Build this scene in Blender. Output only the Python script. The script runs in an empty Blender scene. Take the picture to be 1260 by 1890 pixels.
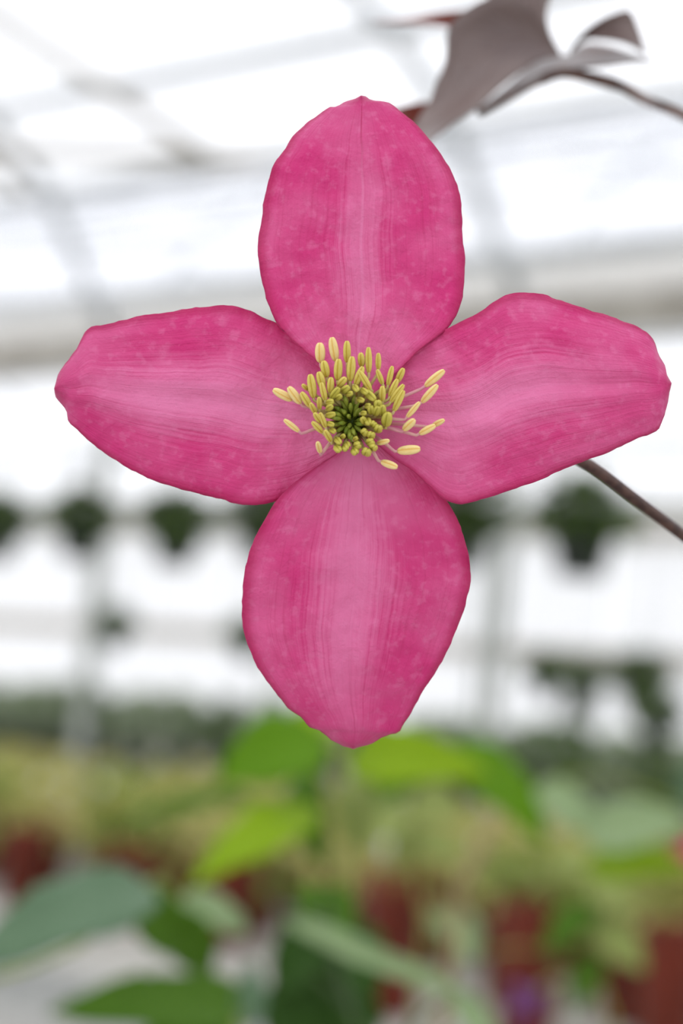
import bpy, math, random
from mathutils import Vector, Matrix, noise
random.seed(7)
scene = bpy.context.scene
col = scene.collection
R = math.radians

# ------------------------------------------------------------------ camera, sky, light
FPX = 4667.0                       # focal length in pixels of a 1260 x 1890 frame
CAM = Vector((0.0, 0.0, 1.40))
YAW, PITCH, ROLL = R(42.0), R(4.41), R(5.0)
fh = Vector((-math.cos(YAW), math.sin(YAW), 0.0))          # heading over the floor
rh = Vector((fh.y, -fh.x, 0.0))
FWD = (fh * math.cos(PITCH) + Vector((0, 0, 1)) * math.sin(PITCH)).normalized()
UP0 = rh.cross(FWD).normalized()
RIGHT = rh * math.cos(ROLL) + UP0 * math.sin(ROLL)
UP = UP0 * math.cos(ROLL) - rh * math.sin(ROLL)
cam_data = bpy.data.cameras.new('camera')
cam = bpy.data.objects.new('camera', cam_data)
col.objects.link(cam)
CROT = Matrix((RIGHT, UP, -FWD)).transposed()
cam.matrix_world = Matrix.Translation(CAM) @ CROT.to_4x4()
cam_data.sensor_fit = 'HORIZONTAL'
cam_data.sensor_width = 14.9
cam_data.lens = 14.9 * FPX / 1260.0
cam_data.clip_start = 0.01
cam_data.clip_end = 300
FOCUS = 0.287
cam_data.dof.use_dof = True
cam_data.dof.focus_distance = FOCUS - 0.002
cam_data.dof.aperture_fstop = 11.5
scene.camera = cam

scene.view_settings.view_transform = 'Standard'
scene.view_settings.look = 'None'
scene.view_settings.gamma = 1.0
scene.view_settings.use_curve_mapping = False
scene.view_settings.exposure = 0.0

world = bpy.data.worlds.new('overcast_sky')
scene.world = world
world.use_nodes = True
wn, wl = world.node_tree.nodes, world.node_tree.links
bg = wn['Background']
tc = wn.new('ShaderNodeTexCoord')
sx = wn.new('ShaderNodeSeparateXYZ')
cr = wn.new('ShaderNodeValToRGB')
wl.new(tc.outputs['Generated'], sx.inputs[0])
wl.new(sx.outputs['Z'], cr.inputs[0])
cr.color_ramp.elements[0].position = 0.0
cr.color_ramp.elements[0].color = (0.90, 0.91, 0.935, 1)
cr.color_ramp.elements[1].position = 1.0
cr.color_ramp.elements[1].color = (1.20, 1.22, 1.26, 1)
wl.new(cr.outputs[0], bg.inputs[0])
bg.inputs[1].default_value = 1.36

sun_d = bpy.data.lights.new('sun_through_cloud_offscreen', 'SUN')
sun = bpy.data.objects.new('sun_through_cloud_offscreen', sun_d)
col.objects.link(sun)
sun_d.energy = 0.6
sun_d.angle = R(40)
sun_d.color = (1.0, 0.98, 0.94)
# high, from behind the photographer's left shoulder
sd = (-fh * 0.55 - rh * 0.45 + Vector((0, 0, 1.2))).normalized()
sun.rotation_euler = sd.to_track_quat('Z', 'Y').to_euler()

def P(px, py, d):
    """point at depth d (m along the lens axis) on the line through a pixel"""
    return CAM + (FWD + RIGHT * ((px - 630) / FPX) + UP * ((945 - py) / FPX)) * d

# ------------------------------------------------------------------ helpers
def srgb(r, g, b):
    def f(c):
        c /= 255.0
        return c / 12.92 if c <= 0.04045 else ((c + 0.055) / 1.055) ** 2.4
    return (f(r), f(g), f(b), 1.0)

def tag(o, label=None, cat=None, group=None, kind=None):
    if label: o['label'] = label
    if cat: o['category'] = cat
    if group: o['group'] = group
    if kind: o['kind'] = kind
    return o

def empty(name, loc=(0, 0, 0), rot=None, parent=None):
    o = bpy.data.objects.new(name, None)
    o.empty_display_size = 0.02
    col.objects.link(o)
    o.location = loc
    if rot is not None:
        o.rotation_mode = 'QUATERNION'
        o.rotation_quaternion = rot
    o.parent = parent
    return o

def link(name, me, parent=None, loc=None):
    o = bpy.data.objects.new(name, me)
    col.objects.link(o)
    o.parent = parent
    if loc is not None: o.location = loc
    return o

def copy_tree(o, parent=None):
    c = o.copy()
    col.objects.link(c)
    c.parent = parent
    for ch in o.children:
        copy_tree(ch, c)
    return c

class MB:
    def __init__(s):
        s.v, s.f, s.uv = [], [], None
    def box(s, c, d, rot=None):
        n = len(s.v)
        for z in (-.5, .5):
            for x, y in ((-.5, -.5), (.5, -.5), (.5, .5), (-.5, .5)):
                p = Vector((x * d[0], y * d[1], z * d[2]))
                if rot is not None: p = rot @ p
                s.v.append(tuple(p + Vector(c)))
        for f in ((0, 3, 2, 1), (4, 5, 6, 7), (0, 1, 5, 4), (1, 2, 6, 5), (2, 3, 7, 6), (3, 0, 4, 7)):
            s.f.append(tuple(n + i for i in f))
        return s
    def tube(s, pts, rad, n=8, cap=True):
        pts = [Vector(p) for p in pts]
        if not hasattr(rad, '__len__'): rad = [rad] * len(pts)
        base = len(s.v)
        up = None
        for i, p in enumerate(pts):
            t = (pts[min(i + 1, len(pts) - 1)] - pts[max(i - 1, 0)])
            if t.length < 1e-9: t = Vector((0, 0, 1))
            t.normalize()
            if up is None:
                up = t.orthogonal().normalized()
            else:
                up = (up - t * up.dot(t))
                up = up.normalized() if up.length > 1e-6 else t.orthogonal().normalized()
            b = t.cross(up)
            for k in range(n):
                a = 2 * math.pi * k / n
                s.v.append(tuple(p + (up * math.cos(a) + b * math.sin(a)) * rad[i]))
        for i in range(len(pts) - 1):
            for k in range(n):
                k2 = (k + 1) % n
                s.f.append((base + i * n + k, base + i * n + k2, base + (i + 1) * n + k2, base + (i + 1) * n + k))
        if cap:
            s.f.append(tuple(base + k for k in reversed(range(n))))
            s.f.append(tuple(base + (len(pts) - 1) * n + k for k in range(n)))
        return s
    def lathe(s, prof, n=16, c=(0, 0, 0)):
        base = len(s.v)
        for r, z in prof:
            for k in range(n):
                a = 2 * math.pi * k / n
                s.v.append((c[0] + r * math.cos(a), c[1] + r * math.sin(a), c[2] + z))
        for i in range(len(prof) - 1):
            for k in range(n):
                k2 = (k + 1) % n
                s.f.append((base + i * n + k, base + i * n + k2, base + (i + 1) * n + k2, base + (i + 1) * n + k))
        return s
    def mesh(s, name, mat, smooth=True):
        me = bpy.data.meshes.new(name)
        me.from_pydata(s.v, [], s.f)
        if s.uv:
            lay = me.uv_layers.new(name='UVMap')
            for lp in me.loops:
                lay.data[lp.index].uv = s.uv[lp.vertex_index]
        if smooth:
            for p in me.polygons: p.use_smooth = True
        me.materials.append(mat)
        me.update()
        return me
    def build(s, name, mat, parent=None, smooth=True, loc=None):
        return link(name, s.mesh(name, mat, smooth), parent, loc)

def catmull(pts, n):
    """resample a list of 2-D/3-D tuples by arc length along a Catmull-Rom curve"""
    pts = [Vector(p) for p in pts]
    q = [pts[0] * 2 - pts[1]] + pts + [pts[-1] * 2 - pts[-2]]
    out = []
    for i in range(1, len(q) - 2):
        for k in range(8):
            t = k / 8
            a, b, c, d = q[i - 1], q[i], q[i + 1], q[i + 2]
            out.append(0.5 * ((2 * b) + (c - a) * t + (2 * a - 5 * b + 4 * c - d) * t * t + (3 * b - a - 3 * c + d) * t ** 3))
    out.append(pts[-1])
    acc = [0.0]
    for i in range(1, len(out)):
        acc.append(acc[-1] + (out[i] - out[i - 1]).length)
    res, j = [], 0
    for i in range(n):
        t = acc[-1] * i / (n - 1)
        while j < len(acc) - 2 and acc[j + 1] < t: j += 1
        w = (t - acc[j]) / max(1e-9, acc[j + 1] - acc[j])
        res.append(out[j].lerp(out[j + 1], min(1, max(0, w))))
    return res

# ------------------------------------------------------------------ materials
def new_mat(name):
    m = bpy.data.materials.new(name)
    m.use_nodes = True
    return m, m.node_tree.nodes, m.node_tree.links, m.node_tree.nodes['Principled BSDF']

def N(nodes, kind, **kw):
    n = nodes.new(kind)
    for k, v in kw.items(): setattr(n, k, v)
    return n

def mathn(nodes, links, op, a, b=None, clamp=False):
    n = nodes.new('ShaderNodeMath'); n.operation = op; n.use_clamp = clamp
    for i, v in enumerate((a, b)):
        if v is None: continue
        if isinstance(v, (int, float)): n.inputs[i].default_value = v
        else: links.new(v, n.inputs[i])
    return n.outputs[0]

def mixc(nodes, links, fac, a, b):
    n = nodes.new('ShaderNodeMix'); n.data_type = 'RGBA'
    if isinstance(fac, (int, float)): n.inputs['Factor'].default_value = fac
    else: links.new(fac, n.inputs['Factor'])
    for i, v in ((6, a), (7, b)):
        if isinstance(v, tuple): n.inputs[i].default_value = v
        else: links.new(v, n.inputs[i])
    return n.outputs[2]

def ramp(nodes, links, src, stops):
    n = nodes.new('ShaderNodeMapRange'); n.interpolation_type = 'SMOOTHSTEP'
    links.new(src, n.inputs[0])
    n.inputs[1].default_value, n.inputs[2].default_value = stops
    return n.outputs[0]

def plain(name, c1, c2=None, scale=20.0, rough=0.6, bump=0.0, metal=0.0, spec=0.4, trans=0.0):
    """two-tone noisy surface; trans = share of light let through (leaves, film)"""
    m, n, l, p = new_mat(name)
    if c2 is None: c2 = tuple(min(1, c * 1.15) for c in c1[:3]) + (1,)
    t = N(n, 'ShaderNodeTexCoord')
    nz = N(n, 'ShaderNodeTexNoise'); nz.inputs['Scale'].default_value = scale; nz.inputs['Detail'].default_value = 4
    l.new(t.outputs['Object'], nz.inputs['Vector'])
    f = ramp(n, l, nz.outputs['Fac'], (0.35, 0.65))
    c = mixc(n, l, f, c1, c2)
    l.new(c, p.inputs['Base Color'])
    p.inputs['Roughness'].default_value = rough
    p.inputs['Metallic'].default_value = metal
    p.inputs['Specular IOR Level'].default_value = spec
    if bump:
        b = N(n, 'ShaderNodeBump'); b.inputs['Strength'].default_value = bump; b.inputs['Distance'].default_value = 0.3 / scale
        l.new(nz.outputs['Fac'], b.inputs['Height']); l.new(b.outputs[0], p.inputs['Normal'])
    if trans:
        tr = N(n, 'ShaderNodeBsdfTranslucent'); l.new(c, tr.inputs[0])
        mx = N(n, 'ShaderNodeMixShader'); mx.inputs[0].default_value = trans
        l.new(p.outputs[0], mx.inputs[1]); l.new(tr.outputs[0], mx.inputs[2])
        l.new(mx.outputs[0], n['Material Output'].inputs[0])
    return m

def leaf_mat(name, c1, c2, trans=0.35, rough=0.5, vein=0.5, spec=0.2):
    """ovate leaf: pale midrib and side veins drawn from the leaf's own UV"""
    m, n, l, p = new_mat(name)
    uv = N(n, 'ShaderNodeUVMap')
    sp = N(n, 'ShaderNodeSeparateXYZ'); l.new(uv.outputs[0], sp.inputs[0])
    c = mathn(n, l, 'ABSOLUTE', mathn(n, l, 'SUBTRACT', sp.outputs[0], 0.5))
    mid = mathn(n, l, 'SUBTRACT', 1.0, ramp(n, l, c, (0.0, 0.035)))
    wv = mathn(n, l, 'SINE', mathn(n, l, 'MULTIPLY', mathn(n, l, 'SUBTRACT', sp.outputs[1], mathn(n, l, 'MULTIPLY', c, 0.5)), 44.0))
    side = mathn(n, l, 'MULTIPLY', ramp(n, l, wv, (0.86, 1.0)), 0.6)
    vn = mathn(n, l, 'MAXIMUM', mid, side)
    t = N(n, 'ShaderNodeTexCoord')
    nz = N(n, 'ShaderNodeTexNoise'); nz.inputs['Scale'].default_value = 60
    l.new(t.outputs['Object'], nz.inputs['Vector'])
    base = mixc(n, l, ramp(n, l, nz.outputs['Fac'], (0.3, 0.7)), c1, c2)
    pale = tuple(min(1, x * 1.35 + 0.02) for x in c2[:3]) + (1,)
    cc = mixc(n, l, mathn(n, l, 'MULTIPLY', vn, vein), base, pale)
    l.new(cc, p.inputs['Base Color'])
    p.inputs['Roughness'].default_value = rough
    p.inputs['Specular IOR Level'].default_value = spec
    b = N(n, 'ShaderNodeBump'); b.inputs['Strength'].default_value = 0.4; b.inputs['Distance'].default_value = 0.0006
    l.new(mathn(n, l, 'SUBTRACT', 1.0, vn), b.inputs['Height']); l.new(b.outputs[0], p.inputs['Normal'])
    tr = N(n, 'ShaderNodeBsdfTranslucent'); l.new(cc, tr.inputs[0])
    mx = N(n, 'ShaderNodeMixShader'); mx.inputs[0].default_value = trans
    l.new(p.outputs[0], mx.inputs[1]); l.new(tr.outputs[0], mx.inputs[2])
    l.new(mx.outputs[0], n['Material Output'].inputs[0])
    return m

def sepal_mat(name, deep, hot, pale, pale_amt, pale_w, v0, v1, side_shift=0.0, rib_amt=0.22):
    """pink sepal: paler streaked bar down the middle, deeper margin, fine veins and cell relief"""
    m, n, l, p = new_mat(name)
    uv = N(n, 'ShaderNodeUVMap')
    sp = N(n, 'ShaderNodeSeparateXYZ'); l.new(uv.outputs[0], sp.inputs[0])
    u, v = sp.outputs[0], sp.outputs[1]
    t = N(n, 'ShaderNodeTexCoord')
    big = N(n, 'ShaderNodeTexNoise'); big.inputs['Scale'].default_value = 110; big.inputs['Detail'].default_value = 3
    l.new(t.outputs['Object'], big.inputs['Vector'])
    fine = N(n, 'ShaderNodeTexNoise'); fine.inputs['Scale'].default_value = 900; fine.inputs['Detail'].default_value = 4
    l.new(t.outputs['Object'], fine.inputs['Vector'])
    # streaks run base to tip
    mp = N(n, 'ShaderNodeMapping'); mp.inputs['Scale'].default_value = (58, 2.2, 1)
    wob = N(n, 'ShaderNodeVectorMath'); wob.operation = 'MULTIPLY_ADD'
    l.new(big.outputs['Color'], wob.inputs[0]); wob.inputs[1].default_value = (0.05, 0.05, 0)
    l.new(uv.outputs[0], wob.inputs[2])
    l.new(wob.outputs[0], mp.inputs['Vector'])
    st = N(n, 'ShaderNodeTexNoise'); st.inputs['Scale'].default_value = 1.0; st.inputs['Detail'].default_value = 4; st.inputs['Roughness'].default_value = 0.6
    l.new(mp.outputs[0], st.inputs['Vector'])
    cs = mathn(n, l, 'SUBTRACT', u, 0.5 + side_shift)
    c = mathn(n, l, 'MULTIPLY', mathn(n, l, 'ABSOLUTE', cs), 2.0)
    ce = mathn(n, l, 'MULTIPLY', mathn(n, l, 'ABSOLUTE', mathn(n, l, 'SUBTRACT', u, 0.5)), 2.0)
    c_w = mathn(n, l, 'ADD', c, mathn(n, l, 'MULTIPLY', mathn(n, l, 'SUBTRACT', st.outputs['Fac'], 0.5), 0.65))
    bar = mathn(n, l, 'SUBTRACT', 1.0, ramp(n, l, c_w, (0.02, pale_w)))
    # the pale bar fades towards the tip
    bar = mathn(n, l, 'MULTIPLY', bar, mathn(n, l, 'SUBTRACT', 1.0, ramp(n, l, v, (v0, v1))))
    # pale throat
    throat = mathn(n, l, 'MULTIPLY', mathn(n, l, 'SUBTRACT', 1.0, ramp(n, l, v, (0.10, 0.50))), mathn(n, l, 'SUBTRACT', 1.0, ramp(n, l, ce, (0.35, 0.98))))
    fac = mathn(n, l, 'MULTIPLY', mathn(n, l, 'MAXIMUM', bar, mathn(n, l, 'MULTIPLY', throat, 0.85)), pale_amt)
    body = mixc(n, l, ramp(n, l, big.outputs['Fac'], (0.30, 0.72)), hot, tuple(a * 0.6 + b * 0.4 for a, b in zip(hot, pale)))
    body = mixc(n, l, mathn(n, l, 'MULTIPLY', ramp(n, l, st.outputs['Fac'], (0.48, 0.75)), 0.30), body, deep)
    cc = mixc(n, l, fac, body, pale)
    # fine cell speckle and short wrinkles
    grain = N(n, 'ShaderNodeTexNoise'); grain.inputs['Scale'].default_value = 2200; grain.inputs['Detail'].default_value = 2
    l.new(t.outputs['Object'], grain.inputs['Vector'])
    wr = N(n, 'ShaderNodeTexNoise'); wr.inputs['Scale'].default_value = 520; wr.inputs['Detail'].default_value = 5; wr.inputs['Roughness'].default_value = 0.65; wr.inputs['Distortion'].default_value = 0.25
    l.new(t.outputs['Object'], wr.inputs['Vector'])
    cc = mixc(n, l, mathn(n, l, 'MULTIPLY', ramp(n, l, fine.outputs['Fac'], (0.50, 0.70)), 0.26), cc, pale)
    # midrib: a hair-thin pale line that turns deep towards the tip
    rib = mathn(n, l, 'SUBTRACT', 1.0, ramp(n, l, ce, (0.004, 0.022)))
    ribc = mixc(n, l, ramp(n, l, v, (0.62, 0.85)), pale, deep)
    cc = mixc(n, l, mathn(n, l, 'MULTIPLY', rib, rib_amt), cc, ribc)
    # margin
    edge = mathn(n, l, 'MAXIMUM', ramp(n, l, ce, (0.86, 1.0)), mathn(n, l, 'MULTIPLY', ramp(n, l, v, (0.90, 1.0)), 0.7))
    edge2 = mathn(n, l, 'MULTIPLY', edge, 0.85)
    cc = mixc(n, l, edge2, cc, deep)
    l.new(cc, p.inputs['Base Color'])
    p.inputs['Roughness'].default_value = 0.48
    p.inputs['Specular IOR Level'].default_value = 0.32
    p.inputs['Sheen Weight'].default_value = 0.2
    p.inputs['Sheen Tint'].default_value = (1.0, 0.75, 0.95, 1)
    h = mathn(n, l, 'ADD', mathn(n, l, 'MULTIPLY', wr.outputs['Fac'], 1.5), mathn(n, l, 'MULTIPLY', grain.outputs['Fac'], 0.4))
    h = mathn(n, l, 'ADD', h, mathn(n, l, 'MULTIPLY', st.outputs['Fac'], 0.8))
    b = N(n, 'ShaderNodeBump'); b.inputs['Strength'].default_value = 0.55; b.inputs['Distance'].default_value = 0.00042
    l.new(h, b.inputs['Height']); l.new(b.outputs[0], p.inputs['Normal'])
    tr = N(n, 'ShaderNodeBsdfTranslucent'); l.new(cc, tr.inputs[0])
    mx = N(n, 'ShaderNodeMixShader'); mx.inputs[0].default_value = 0.22
    l.new(p.outputs[0], mx.inputs[1]); l.new(tr.outputs[0], mx.inputs[2])
    l.new(mx.outputs[0], n['Material Output'].inputs[0])
    return m

def pane_mat(name, tint, clear):
    m, n, l, p = new_mat(name)
    n.remove(p)
    tr = N(n, 'ShaderNodeBsdfTransparent'); tr.inputs[0].default_value = (0.99, 0.992, 1.0, 1)
    t = N(n, 'ShaderNodeTexCoord')
    nz = N(n, 'ShaderNodeTexNoise'); nz.inputs['Scale'].default_value = 2.0
    l.new(t.outputs['Object'], nz.inputs['Vector'])
    c = mixc(n, l, nz.outputs['Fac'], tint, tuple(x * 0.93 for x in tint[:3]) + (1,))
    df = N(n, 'ShaderNodeBsdfTranslucent'); l.new(c, df.inputs[0])
    d2 = N(n, 'ShaderNodeBsdfDiffuse'); l.new(c, d2.inputs[0])
    m1 = N(n, 'ShaderNodeMixShader'); m1.inputs[0].default_value = 0.35
    l.new(df.outputs[0], m1.inputs[1]); l.new(d2.outputs[0], m1.inputs[2])
    m2 = N(n, 'ShaderNodeMixShader'); m2.inputs[0].default_value = clear
    l.new(m1.outputs[0], m2.inputs[1]); l.new(tr.outputs[0], m2.inputs[2])
    l.new(m2.outputs[0], n['Material Output'].inputs[0])
    return m

M = {}
M['floor'] = plain('pale_concrete', srgb(176, 174, 168), srgb(200, 198, 192), 1.5, 0.8, 0.2)
M['steel'] = plain('galvanised_steel', srgb(186, 190, 195), srgb(206, 209, 212), 6, 0.45, metal=0.0)
M['post'] = plain('pale_painted_post', srgb(156, 160, 154), srgb(174, 178, 172), 6, 0.5)
M['gutter'] = plain('weathered_gutter', srgb(168, 162, 152), srgb(190, 185, 176), 5, 0.6)
M['pane'] = pane_mat('clear_film', (0.97, 0.97, 0.98, 1), 0.95)
M['eave'] = pane_mat('eave_film', (0.93, 0.92, 0.90, 1), 0.35)
M['wallpane'] = pane_mat('milky_film', (0.95, 0.95, 0.96, 1), 0.55)
M['bench'] = plain('pale_bench', srgb(144, 141, 134), srgb(172, 169, 162), 8, 0.7)
M['legs'] = plain('bench_steel', srgb(140, 142, 140), srgb(165, 166, 164), 10, 0.5)
M['pot_red'] = plain('red_brown_plastic', srgb(112, 44, 30), srgb(132, 54, 38), 14, 0.42)
M['pot_dark'] = plain('dark_green_plastic', srgb(26, 38, 28), srgb(36, 48, 36), 14, 0.4)
M['pot_black'] = plain('black_plastic', srgb(34, 36, 36), srgb(46, 48, 48), 14, 0.4)
M['soil'] = plain('potting_soil', srgb(52, 40, 30), srgb(82, 66, 50), 120, 0.95, 0.8)
M['tag'] = plain('white_plastic_tag', srgb(232, 232, 236), srgb(242, 242, 244), 20, 0.4)
M['wire'] = plain('hanger_wire', srgb(120, 124, 120), srgb(140, 144, 140), 30, 0.4)
M['hose'] = plain('irrigation_pipe', srgb(92, 100, 84), srgb(110, 116, 100), 30, 0.5)
M['fol_dark'] = plain('dark_basket_leaves', srgb(54, 76, 32), srgb(96, 122, 52), 14, 0.5, trans=0.25)
M['fol_grey'] = plain('grey_green_leaves', srgb(116, 132, 98), srgb(166, 176, 150), 9, 0.6, trans=0.2)
M['fol_olive'] = plain('yellow_olive_leaves', srgb(160, 162, 84), srgb(206, 198, 134), 7, 0.55, trans=0.35)
M['fol_green'] = plain('mid_green_leaves', srgb(120, 142, 60), srgb(160, 172, 92), 7, 0.55, trans=0.35)
M['petal_red'] = plain('red_petals', srgb(176, 52, 40), srgb(200, 84, 62), 30, 0.5, trans=0.3)
M['petal_pink'] = plain('pink_petals', srgb(206, 54, 112), srgb(220, 84, 136), 30, 0.5, trans=0.3)
M['petal_purple'] = plain('purple_petals', srgb(116, 62, 128), srgb(146, 90, 160), 30, 0.5, trans=0.3)
M['bamboo'] = plain('bamboo', srgb(128, 112, 72), srgb(154, 138, 94), 40, 0.5)
M['stem_green'] = plain('green_stem', srgb(122, 140, 58), srgb(160, 170, 84), 60, 0.5, trans=0.1)
M['stem_deep'] = plain('deep_green_stem', srgb(44, 66, 22), srgb(62, 84, 30), 60, 0.5)
M['stem_brown'] = plain('brown_stem', srgb(82, 58, 52), srgb(112, 84, 74), 300, 0.45)
M['leaf_lime'] = leaf_mat('lime_leaf', srgb(92, 140, 6), srgb(112, 158, 12), 0.45)
M['leaf_yellow'] = leaf_mat('yellow_green_leaf', srgb(138, 174, 14), srgb(160, 190, 34), 0.45)
M['leaf_green'] = leaf_mat('green_leaf', srgb(66, 106, 16), srgb(88, 128, 26), 0.35)
M['leaf_deep'] = leaf_mat('deep_green_leaf', srgb(44, 78, 22), srgb(60, 96, 32), 0.2)
M['leaf_grey'] = leaf_mat('grey_green_leaf', srgb(80, 108, 80), srgb(104, 130, 100), 0.2)
M['leaf_pale'] = leaf_mat('pale_green_leaf', srgb(140, 166, 116), srgb(164, 184, 140), 0.3)
M['leaf_olive'] = leaf_mat('olive_leaf', srgb(136, 152, 78), srgb(168, 178, 108), 0.35)
M['leaf_bronze'] = leaf_mat('bronze_leaf', srgb(98, 80, 78), srgb(122, 104, 100), 0.10, 0.32, 0.25, 0.6)
M['leaf_bronze_red'] = leaf_mat('bronze_red_leaf', srgb(104, 40, 28), srgb(126, 56, 42), 0.2, 0.4, 0.25)

# ------------------------------------------------------------------ greenhouse shell
MB().box((-12, 8, -0.05), (46, 24, 0.1)).build('floor', M['floor'], smooth=False)['kind'] = 'structure'
MB().box((-12, 8, -0.16), (160, 160, 0.1)).build('ground', plain('outside_gravel', srgb(170, 170, 166), srgb(196, 196, 190), 3, 0.9), smooth=False)['kind'] = 'structure'

X0, HOOP = -7.78, 3.0
HX = [X0 + HOOP * k for k in range(-7, 5)]
XA, XB = HX[0], HX[-1]
PROF = [(0.0, 1.79), (0.2, 2.07), (0.55, 2.57), (1.0, 2.89), (2.2, 3.35), (4.5, 3.75)]   # from gutter in, height over the lens
def bay(y_far, name, rh_, rp_):
    """arched bay 9 m wide that ends at a gutter at y_far"""
    root = empty(name, (0, 0, 0)); root['kind'] = 'structure'
    line = [(y_far - a, CAM.z + h) for a, h in PROF]
    line += [(y_far - 9 + a, CAM.z + h) for a, h in reversed(PROF[:-1])]
    hm = MB().tube([(0, y, z) for y, z in line], rh_, 8).mesh('hoop', M['steel'])
    for x in HX:
        link('hoop', hm, root, (x, 0, 0))
    pm = MB().tube([(XA, 0, 0), (XB, 0, 0)], rp_, 8).mesh('purlin', M['steel'])
    for i, (y, z) in enumerate(line):
        if 0 < i < len(line) - 1:
            link('purlin', pm, root, (0, y, z - 0.045))
    for i in range(len(line) - 1):
        (y0, z0), (y1, z1) = line[i], line[i + 1]
        nrm = Vector((0, -(z1 - z0), (y1 - y0)))
        if nrm.z < 0: nrm = -nrm
        nrm.normalize()
        L = math.hypot(y1 - y0, z1 - z0)
        ang = math.atan2(z1 - z0, y1 - y0)
        mat = M['eave'] if i in (0, len(line) - 2) else M['pane']
        me = MB().box((0, 0, 0), (HOOP - 0.04, L - 0.02, 0.008), Matrix.Rotation(ang, 3, 'X')).mesh('pane', mat, False)
        c = Vector((0, (y0 + y1) / 2, (z0 + z1) / 2)) + nrm * 0.05
        for x in HX[:-1]:
            link('pane', me, root, (x + HOOP / 2, c.y, c.z))
    return root, line
root1, line1 = bay(8.0, 'ceiling', .04, .045)
root2, line2 = bay(17.0, 'ceiling.001', .018, .018)
# slim diagonal braces in the near roof
def roof_pt(x, k, line=line1):
    y, z = line[k]
    return Vector((x, y, z - 0.07))
for xa, ka, xb, kb in ((-11.9, 3, -8.9, 2), (-9.9, 4, -9.3, 2), (-10.9, 4, -10.9, 2)):
    MB().tube([roof_pt(xa, ka), roof_pt(xb, kb)], 0.034, 8).build('brace', M['gutter'], root1)
# gutters, each with its posts
def gutter(y, name):
    root = empty(name, (0, y, 0)); root['kind'] = 'structure'
    z = CAM.z + 1.79
    MB().box(((XA + XB) / 2, 0, z - 0.03), (XB - XA, 0.16, 0.13)).build('channel', M['gutter'], root, False)
    MB().box(((XA + XB) / 2, 0, z + 0.05), (XB - XA, 0.22, 0.03)).build('lip', M['gutter'], root, False)
    pm = MB().box((0, 0, (z - 0.095) / 2), (0.055, 0.055, z - 0.095)).mesh('post', M['post'], False)
    for x in HX:
        link('post', pm, root, (x, 0, 0))
    return root
gutter(8.0, 'trim_1')
gutter(17.0, 'trim_2')
gutter(-1.0, 'trim_3')
# far side wall of milky film between posts
wall = empty('wall_far', (0, 17.12, 0)); wall['kind'] = 'structure'
wtop = CAM.z + 1.70
pm = MB().box((0, 0, 0), (HOOP / 2 - 0.03, 0.01, 1.04)).mesh('pane', M['wallpane'], False)
pl = MB().box((0, 0, 0), (HOOP / 2 - 0.03, 0.01, 0.98)).mesh('pane', M['wallpane'], False)
for x in HX[:-1]:
    for q in (0.25, 0.75):
        link('pane', pm, wall, (x + HOOP * q, 0, 2.05 + 0.53))
        link('pane', pl, wall, (x + HOOP * q, 0, 1.05 + 0.50))
MB().box(((XA + XB) / 2, -0.02, 2.06), (XB - XA, 0.06, 0.16)).build('girt', M['gutter'], wall, False)
MB().box(((XA + XB) / 2, 0, 0.5), (XB - XA, 0.08, 1.0)).build('base_panel', M['gutter'], wall, False)

# ------------------------------------------------------------------ foliage and pots
def leaf_cloud(n, rx, ry, rz, size, rnd, droop=0.3, flat=False):
    """n folded leaves spread through an ellipsoid whose base is at z = 0"""
    mb = MB()
    for _ in range(n):
        while True:
            p = Vector((rnd.uniform(-1, 1), rnd.uniform(-1, 1), rnd.uniform(-1, 1)))
            if 0.25 < p.length < 1: break
        out = p.normalized()
        c = Vector((p.x * rx, p.y * ry, (p.z + 1) * rz))
        d = (out + Vector((rnd.uniform(-.6, .6), rnd.uniform(-.6, .6), rnd.uniform(-.4, .5) - droop))).normalized()
        s = d.cross(Vector((0, 0, 1)))
        s = s.normalized() if s.length > .05 else Vector((1, 0, 0))
        nrm = s.cross(d)
        L = size * rnd.uniform(.7, 1.25); w = L * rnd.uniform(.28, .42)
        b = len(mb.v)
        for a, q, h in ((0, 0, 0), (.35, -1, .12), (.4, 0, -.04), (.35, 1, .12), (.75, -.6, .05), (.78, 0, -.08), (.75, .6, .05), (1, 0, -.18)):
            mb.v.append(tuple(c + d * (a * L) + s * (q * w) + nrm * (h * L)))
        for f in ((0, 2, 1), (0, 3, 2), (1, 2, 5, 4), (2, 3, 6, 5), (4, 5, 7), (5, 6, 7)):
            mb.f.append(tuple(b + i for i in f))
    return mb

def pot_profile(rt, rb, h, lip=0.012):
    return [(0.0, 0.0), (rb, 0.0), (rb + (rt - rb) * .86, h * .86), (rt + .004, h * .86), (rt + .006, h), (rt - .004, h), (rt - .006, h * .9), (rt * .9 - .002, h * .84)]

# benches
def bench(name, x0, x1, y0, y1, top, label):
    root = empty(name, ((x0 + x1) / 2, (y0 + y1) / 2, 0))
    L, W = x1 - x0, y1 - y0
    MB().box((0, 0, top - 0.02), (L, W, 0.04)).build('bench_top', M['bench'], root, False)
    for s in (-1, 1):
        MB().box((0, s * (W / 2 + 0.015), top - 0.045), (L, 0.03, 0.09)).build('side_rail', M['legs'], root, False)
    k = max(2, int(L / 2.5))
    lm = MB().box((0, 0, (top - 0.04) / 2), (0.05, 0.05, top - 0.04)).mesh('leg', M['legs'], False)
    for i in range(k + 1):
        for s in (-1, 1):
            link('leg', lm, root, (-L / 2 + 0.1 + (L - 0.2) * i / k, s * (W / 2 - 0.1), 0))
    tag(root, label, 'bench')
    return root
BENCH_N, BENCH_M, BENCH_F = 0.80, 0.87, 0.78
bench('growing_bench', -3.2, 0.9, 0.12, 1.75, BENCH_N, 'pale growing bench carrying the tall leafy clematis pots')
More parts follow.
